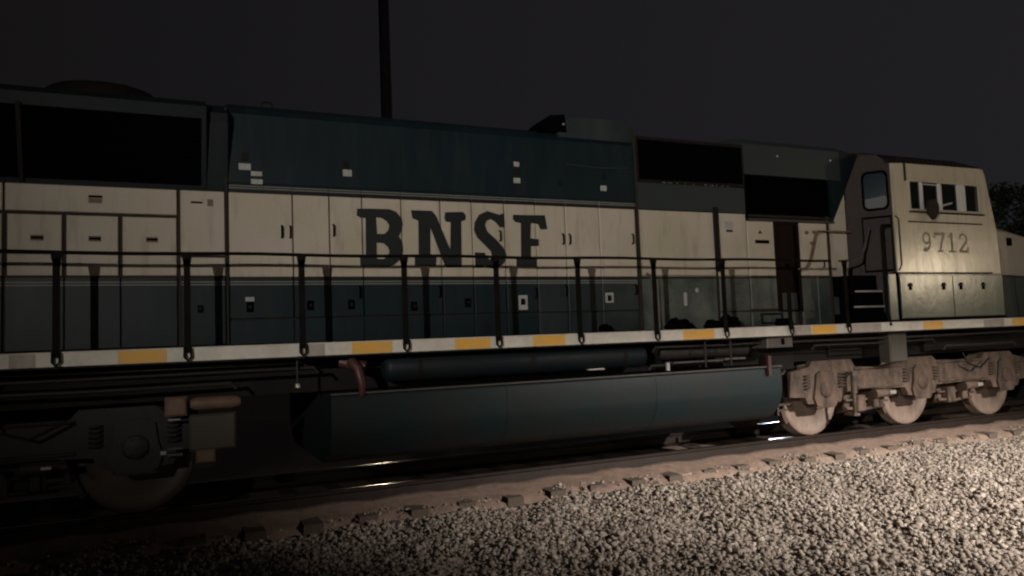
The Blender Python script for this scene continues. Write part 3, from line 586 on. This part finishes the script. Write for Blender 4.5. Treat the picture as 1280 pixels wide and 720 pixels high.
    SUB(MB().box(xd - .05, xd + .05, -1.27, -1.08, .88, .94), 'damper_bracket', M_grab if front else M_f); SUB(MB().box(xd - .06, xd + .05, -1.27, -1.08, .29, .33), 'damper_bracket', M_f)
    SUB(MB().tube([(xc + .9, -1.2, 1.12), (xc + .93, -1.25, .95), (xc + 1.2, -1.27, .86), (xc + 1.5, -1.23, 1.0)], .016, 6), 'air_hose', M_black)
    return F
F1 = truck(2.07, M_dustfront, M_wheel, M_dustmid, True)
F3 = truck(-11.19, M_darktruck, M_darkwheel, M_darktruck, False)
# dusty cable loom and gear box visible around the rear truck
P(MB().panel(-8.86, -8.66, .98, 1.17, -1.28, .08, .02), 'snubber_bracket', M_rust)
tank_x(-8.63, -8.16, -1.25, 1.09, .065, 'brake_cylinder', M_rust)
P(MB().panel(-8.64, -8.20, .62, .98, -1.22, .12, .02), 'control_box', M_olive)
P(MB().panel(-8.58, -8.40, .50, .63, -1.26, .1, .02), 'snubber_bracket', M_rust)
for z in (.60, .66): P(MB().box(-8.84, -8.70, -1.29, -1.25, z, z + .022), 'bright_bracket', M_grab)
P(MB().box(-8.90, -8.85, -1.29, -1.25, .62, .655), 'bright_bracket', M_bright); P(MB().box(-8.83, -8.72, -1.30, -1.26, .945, .96), 'bright_bracket', M_bright)
P(MB().box(-9.90, -9.82, -1.26, -1.2, .575, .60), 'bright_bracket', M_bright)

# ------------------------------------------------------------ track
T = empty('railway_track', (-5, 0, -.19), 'single railway track of dark steel rails on timber sleepers under the locomotive', 'railway track')
def TP(mb, n, m, par=None):
    o = mb.ob(n, m, par or T); o.matrix_parent_inverse = Matrix.Translation((5, 0, .19)) if par is None else Matrix(); return o
for sgn in (-1, 1):
    pr = [(-.070, -.185), (.070, -.185), (.070, -.174), (.012, -.155), (.009, -.055), (.036, -.040), (.037, -.008), (.030, -.0015), (-.030, -.0015), (-.037, -.008), (-.036, -.040), (-.009, -.055), (-.012, -.155), (-.070, -.174)]
    o = TP(MB().extrude_x([(sgn * .755 + a, b) for a, b in pr], -60, 120), 'rail', M_steelrail)
    c = MB().extrude_x([(sgn * .755 + a, b) for a, b in [(-.028, -.0012), (.028, -.0012), (.022, .0), (-.022, .0)]], -60, 120).ob('rail_head', M_railtop, o)
sl = MB(); x0 = -.11; b = .012
sl.add([(-.11, -1.41, -.18), (.11, -1.41, -.18), (.11, 1.41, -.18), (-.11, 1.41, -.18), (-.11 + b, -1.41, 0), (.11 - b, -1.41, 0), (.11 - b, 1.41, 0), (-.11 + b, 1.41, 0)], [(0, 3, 2, 1), (4, 5, 6, 7), (0, 1, 5, 4), (1, 2, 6, 5), (2, 3, 7, 6), (3, 0, 4, 7)])
slo = sl.ob('sleeper', M_tie, T)
tp = MB().box(-.09, .09, -.90, -.61, .002, .014)
tpo = tp.ob('tie_plate', M_rust, slo)
xs = [-5.78 + .565 * k for k in range(-24, 75)]
slo.location = (xs[0] + 5, 0, 0)
for i, x in enumerate(xs[1:]):
    c = slo.copy(); COL.objects.link(c); c.location = (x + 5, random.uniform(-.05, .05), random.uniform(-.006, .002)); c.rotation_euler = (0, 0, random.uniform(-.012, .012))
    if -8 < x < 8:
        d = tpo.copy(); COL.objects.link(d); d.parent = c

# ------------------------------------------------------------ ground and ballast
def ground_z(x, y):
    a = abs(y)
    z = -.30 if a > 1.42 else -.215
    if 1.36 < a <= 1.42: z = -.215 - (a - 1.36) / .06 * .085
    if a > 1.42: z = -.30 - min(a - 1.42, 2.0) * .04
    return z
t = NT('ground_gravel'); v1 = t.n.new('ShaderNodeTexVoronoi'); v1.inputs['Scale'].default_value = 22; t.l.new(t.tc, v1.inputs['Vector'])
gm = t.mix(t.ramp(t.noise(14, 6), .3, .7), (.24, .20, .165), (.36, .31, .26)); t.bump(v1.outputs['Distance'], .8, .03); M_ground = t.fin(gm, .9)
t = NT('fine_brown_ballast_dust'); n1 = t.noise(9, 8, (1, 1, 1)); n2 = t.noise(60, 5)
t.bump(t.math('ADD', n1, t.math('MULTIPLY', n2, .6)), .5, .03); M_sand = t.fin(t.mix(t.ramp(t.math('ADD', n1, t.math('MULTIPLY', n2, .4)), .45, .95), (.27, .19, .145), (.15, .105, .08)), .9)
xs_ = [-1500, -300, -60] + list(np.arange(-20, 45, .5)) + [60, 300, 1500]; ys_ = [-1500, -300, -60, -20, -12, -8, -6, -5, -4, -3.42, -3, -2.5, -2, -1.42, -1.28, 1.28, 1.42, 3.42, 8, 20, 60, 300, 1500]
gv = [(x, y, ground_z(x, y) - (.012 if abs(y) > 1.3 else 0)) for x in xs_ for y in ys_]; ny = len(ys_)
gf = [(i * ny + j, (i + 1) * ny + j, (i + 1) * ny + j + 1, i * ny + j + 1) for i in range(len(xs_) - 1) for j in range(ny - 1)]
tag(MB().add(gv, gf).ob('ground', M_ground), 'flat gravel ground beside and beyond the railway track', None, 'structure')
# dusty fill between and beside the rails (sleepers just show through)
sx = np.arange(-24, 40, .12); sy = [-1.44, -1.38, -1.30, -1.18, -1.05, -.92, -.84, -.77, -.3, .3, .84, 1.1, 1.34]
fv = []; 
for x in sx:
    for y in sy:
        z = -.204 + .012 * math.sin(x * 7.1 + y * 5) + random.uniform(-.006, .006)
        if y in (-.84, -.92, -1.05, -1.18): z += {-.84: .078, -.92: .062, -1.05: .040, -1.18: .016}[y]
        if y <= -1.38: z = -.30 + random.uniform(-.01, .03) if y < -1.40 else -.235 + random.uniform(-.035, .02)
        if y == -1.30: z += random.uniform(-.02, .01)
        fv.append((x, y + (random.uniform(-.02, .02) if y < -1.1 else 0), z))
n_ = len(sy); ff = [(i * n_ + j, (i + 1) * n_ + j, (i + 1) * n_ + j + 1, i * n_ + j + 1) for i in range(len(sx) - 1) for j in range(n_ - 1)]
tb = MB(); tb.add(fv, ff, True); tag(tb.ob('track_bed', M_sand), 'smooth brown dusty ballast packed between the sleepers', None, 'structure')
# crushed-stone ballast: real stones
def stones(name, N, xr, yr, smin, smax, mat, dens=None, lift=0., near=None):
    base = []
    ph = (1 + 5 ** .5) / 2
    ico = np.array([(-1, ph, 0), (1, ph, 0), (-1, -ph, 0), (1, -ph, 0), (0, -1, ph), (0, 1, ph), (0, -1, -ph), (0, 1, -ph), (ph, 0, -1), (ph, 0, 1), (-ph, 0, -1), (-ph, 0, 1)]) / 1.9
    fc = np.array([(0, 11, 5), (0, 5, 1), (0, 1, 7), (0, 7, 10), (0, 10, 11), (1, 5, 9), (5, 11, 4), (11, 10, 2), (10, 7, 6), (7, 1, 8), (3, 9, 4), (3, 4, 2), (3, 2, 6), (3, 6, 8), (3, 8, 9), (4, 9, 5), (2, 4, 11), (6, 2, 10), (8, 6, 7), (9, 8, 1)])
    x = xr[0] + (xr[1] - xr[0]) * rng.random(N); y = yr[0] + (yr[1] - yr[0]) * rng.random(N)
    if near is not None:   # nothing is laid where no view from beside the track could reach
        keep = y > near(x); x, y = x[keep], y[keep]; N = len(x)
    sz = smin + (smax - smin) * rng.random(N) ** 2.2
    V = ico[None] * (1 + .30 * rng.standard_normal((N, 12, 1)).clip(-1.2, 1.2)) + .12 * rng.standard_normal((N, 12, 3)).clip(-1.5, 1.5)
    V *= sz[:, None, None] * (np.array([1.05, 1.05, .62]) * (.75 + .5 * rng.random((N, 1, 3))))
    q = rng.standard_normal((N, 4)) * np.array([1, .28, .28, 1]); q /= np.linalg.norm(q, axis=1)[:, None]; w, a, b, c = q.T
    q *= 1
    R = np.stack([1 - 2 * (b * b + c * c), 2 * (a * b - c * w), 2 * (a * c + b * w), 2 * (a * b + c * w), 1 - 2 * (a * a + c * c), 2 * (b * c - a * w), 2 * (a * c - b * w), 2 * (b * c + a * w), 1 - 2 * (a * a + b * b)], 1).reshape(N, 3, 3)
    V = np.einsum('nij,nkj->nki', R, V)
    ay = np.abs(y); z = np.where(ay > 1.42, -.30 - np.minimum(ay - 1.42, 2) * .04, np.where(ay > 1.36, -.215 - (ay - 1.36) / .06 * .085, -.215))
    und = .018 * np.sin(x * 2.3 + y * 1.7) + .014 * np.sin(x * 5.1 - y * 4.3)
    z = z + und + sz * .04 + lift + .012 * rng.standard_normal(N)
    V += np.stack([x, y, z], 1)[:, None]
    Fc = (fc[None] + (np.arange(N) * 12)[:, None, None]).reshape(-1, 3)
    me = bpy.data.meshes.new(name); me.vertices.add(N * 12); me.vertices.foreach_set('co', V.reshape(-1).astype('f'))
    me.loops.add(len(Fc) * 3); me.loops.foreach_set('vertex_index', Fc.reshape(-1).astype('i'))
    me.polygons.add(len(Fc)); me.polygons.foreach_set('loop_start', (np.arange(len(Fc)) * 3).astype('i')); me.polygons.foreach_set('loop_total', np.full(len(Fc), 3, 'i'))
    me.update(calc_edges=True)
    at = me.attributes.new('tone', 'FLOAT', 'POINT'); at.data.foreach_set('value', np.repeat(rng.random(N), 12).astype('f'))
    me.materials.append(mat); o = bpy.data.objects.new(name, me); COL.objects.link(o); return o
t = NT('crushed_granite'); at = t.n.new('ShaderNodeAttribute'); at.attribute_name = 'tone'
rp_ = t.n.new('ShaderNodeValToRGB'); e = rp_.color_ramp.elements; e[0].color = (.15, .12, .095, 1); e[1].color = (.42, .365, .31, 1)
e.new(.3).color = (.24, .20, .165, 1); e.new(.85).color = (.34, .295, .25, 1); t.l.new(at.outputs['Fac'], rp_.inputs[0])
nn = t.noise(35, 5); t.bump(nn, .4, .01); big = t.noise(.9, 4); sc = t.mix(t.ramp(nn, .45, .75), rp_.outputs[0], (.16, .125, .10)); M_stone = t.fin(t.mix(t.math('MULTIPLY', t.ramp(big, .48, .72), .45), sc, (.13, .10, .08)), .85)
b1 = stones('ballast', 165000, (-13, 9), (-6.6, -1.40), .012, .040, M_stone, near=lambda x: -2.6 - (x + 10.3) * .61); tag(b1, 'crushed grey-brown stone ballast beside the track', None, 'stuff')
b2 = stones('ballast', 20000, (9, 34), (-9, -1.30), .03, .06, M_stone); tag(b2, 'crushed stone ballast farther along the track', None, 'stuff')
b3 = stones('ballast', 6500, (-13, 14), (-1.48, -.92), .006, .026, M_stone, lift=-.004); tag(b3, 'small stones scattered over the sleeper ends', None, 'stuff')

# ------------------------------------------------------------ utility pole behind the train
U = empty('utility_pole', (-2.1, 15.0, -.4), 'tall dark utility pole standing behind the locomotive', 'utility pole')
pm = MB().tube([(0, 0, 0), (0, 0, 6), (-.02, 0, 12), (-.04, 0, 19)], [.19, .17, .15, .12], 14); pm.ob('pole', M_pole, U)
MB().box(-1.3, 1.25, -.2, -.08, 17.6, 17.74).ob('crossarm', M_pole, U)
MB().tube([(.19, -.06, 0), (.17, -.06, 9), (.12, -.05, 17.5)], .03, 6).ob('conduit', M_greyblue, U)  # paler tube that makes the pole's right edge lighter
# ------------------------------------------------------------ tree
TR = empty('tree', (23.5, 9.5, -.4), 'dark leafy tree rising behind the nose of the locomotive', 'tree')
tm = MB(); tm.tube([(0, 0, 0), (.05, 0, 1.4), (-.05, .1, 2.8), (.1, 0, 4.4), (.1, .1, 6.2)], [.26, .2, .17, .12, .04], 10)
limbs = []
for k_ in range(16):
    a = k_ * 2.4; h = 1.9 + k_ * .24; L_ = 3.0 - k_ * .1
    p1 = (.03, 0, h); p2 = (math.cos(a) * L_ * .5, math.sin(a) * L_ * .5, h + .8); p3 = (math.cos(a) * L_, math.sin(a) * L_, h + 1.5 + random.random() * .6)
    tm.tube([p1, p2, p3], [.07, .045, .015], 6); limbs.append((p2, p3))
tm.ob('trunk', M_pole, TR)
cl = []
for p2, p3 in limbs:
    for k_ in range(6):
        s = .35 + .7 * random.random(); cl.append(tuple(p2[i] + (p3[i] - p2[i]) * s + random.uniform(-.5, .5) for i in range(3)))
cl += [(random.uniform(-.8, .8), random.uniform(-.8, .8), random.uniform(5.6, 7.2)) for _ in range(14)]
N = 15000; C = np.array(cl)[rng.integers(0, len(cl), N)]; d = rng.standard_normal((N, 3)); d /= np.linalg.norm(d, axis=1)[:, None]
C = C + d * (rng.random((N, 1)) ** .5) * np.array([.55, .55, .42])
a1 = rng.standard_normal((N, 3)); a1 /= np.linalg.norm(a1, axis=1)[:, None]; a2 = np.cross(a1, rng.standard_normal((N, 3))); a2 /= np.linalg.norm(a2, axis=1)[:, None]
h = .09
V = np.stack([C - a1 * h, C + a2 * h * .5, C + a1 * h, C - a2 * h * .5], 1).reshape(-1, 3)
me = bpy.data.meshes.new('crown'); me.from_pydata(V.tolist(), [], [(4 * i, 4 * i + 1, 4 * i + 2, 4 * i + 3) for i in range(N)])
t = NT('night_leaves'); me.materials.append(t.fin(t.mix(t.ramp(t.noise(1.5, 3), .3, .7), (.02, .032, .016), (.045, .06, .028)), .6)); o = bpy.data.objects.new('crown', me); COL.objects.link(o); o.parent = TR

# ------------------------------------------------------------ the two lamps on the photographer's side
t = NT('lit_lamp_lens'); t.b.inputs['Emission Color'].default_value = (1, .9, .74, 1); t.b.inputs['Emission Strength'].default_value = 6; M_lens = t.fin((.6, .6, .55), .3)
def lamp(name, label, cfg, blend, half, rad, hood):
    p = Vector(cfg['pos']); d = (Vector(cfg['aim']) - p).normalized(); q = d.to_track_quat('-Z', 'Y')
    E = empty(name, (p.x, p.y - .9, -.4), label, 'lamp')
    inv = Matrix.Translation((-p.x, -(p.y - .9), .4))
    a = MB().tube([(p.x, p.y - .9, -.4), (p.x, p.y - .9, p.z + .1)], [.09, .06], 12).ob('pole', M_greyblue, E); a.matrix_parent_inverse = inv
    a = MB().tube([(p.x, p.y - .9, p.z + .05), (p.x, p.y - .45, p.z + .22), (p.x, p.y - .1, p.z + .16)], .035, 8).ob('arm', M_greyblue, E); a.matrix_parent_inverse = inv
    w = .22; hd = MB(); hd.box(-w, w, w * .6, w * .6 + .02, -.10, .08); hd.box(-w, w, -w * .6, w * .6, .08, .10); hd.box(-w - .02, -w, -w * .6, w * .6, -.1, .08); hd.box(w, w + .02, -w * .6, w * .6, -.1, .08)
    hd.box(-w, w, -w * .6 - .02, -w * .6, -.10, .08)
    a = hd.ob('lamp_head', M_greyblue, E); a.matrix_parent_inverse = inv; a.matrix_basis = Matrix.Translation(p) @ q.to_matrix().to_4x4()
    a = MB().box(-w + .02, w - .02, -w * .55, w * .55, .06, .07).ob('lens', M_lens, E); a.matrix_parent_inverse = inv; a.matrix_basis = Matrix.Translation(p) @ q.to_matrix().to_4x4()
    if hood == 'visor':  # added unseen plate, keeps the beam off everything above the walkway
        s2 = MB().box(p.x - .9, p.x + .9, p.y + .58, p.y + .60, p.z - .232, p.z + .35); s2.box(p.x - .02, p.x + .02, p.y + .1, p.y + .58, p.z + .18, p.z + .20)
        a = s2.ob('added_beam_visor', M_greyblue, E); a.matrix_parent_inverse = inv
    elif hood:  # added unseen shield, outline shaped to cut the beam off below
        s2 = MB().prism([(p.x - .75, p.z - .6), (p.x + 1.1, p.z - .6), (p.x + 1.1, p.z - .27), (p.x + .61, p.z - .180), (p.x + .26, p.z - .178), (p.x - .75, p.z - .178)], [], p.y + .58, p.y + .60)
        s2.box(p.x - .02, p.x + .02, p.y, p.y + .58, p.z - .3, p.z - .27); a = s2.ob('added_beam_shield', M_greyblue, E); a.matrix_parent_inverse = inv
    l = bpy.data.lights.new('lamp_light', 'SPOT'); l.energy = cfg['watts']; l.spot_size = math.radians(half * 2); l.spot_blend = blend; l.shadow_soft_size = rad; l.color = cfg.get('col', (1, .93, .82))
    lo = bpy.data.objects.new('lamp_light', l); COL.objects.link(lo); lo.parent = E; lo.matrix_parent_inverse = inv; lo.matrix_basis = Matrix.Translation(p) @ q.to_matrix().to_4x4()
lamp('floodlight', 'yard floodlight with an added beam shield on a short pole behind the photographer, left of the frame', FLOOD, 1.0, 55, .045, True)
lamp('street_lamp', 'tall street lamp behind the photographer lighting the cab and ballast', STREET, 1.0, 30.5, .045, 'visor')
lamp('street_lamp', 'distant low street lamp down the line to the right, outside the frame', FAR, 1.0, 30, .12, False)
for k_, c_ in enumerate(YARD):
    lamp('yard_lamp', ('bluish yard lamp far behind the locomotive, toward the cab end', 'warm yard lamp far behind the locomotive, behind the fuel tank')[k_], c_, 1.0, 5, .12, False)
S.render.resolution_x = 1280; S.render.resolution_y = 720

S.cycles.filter_width = 2.2
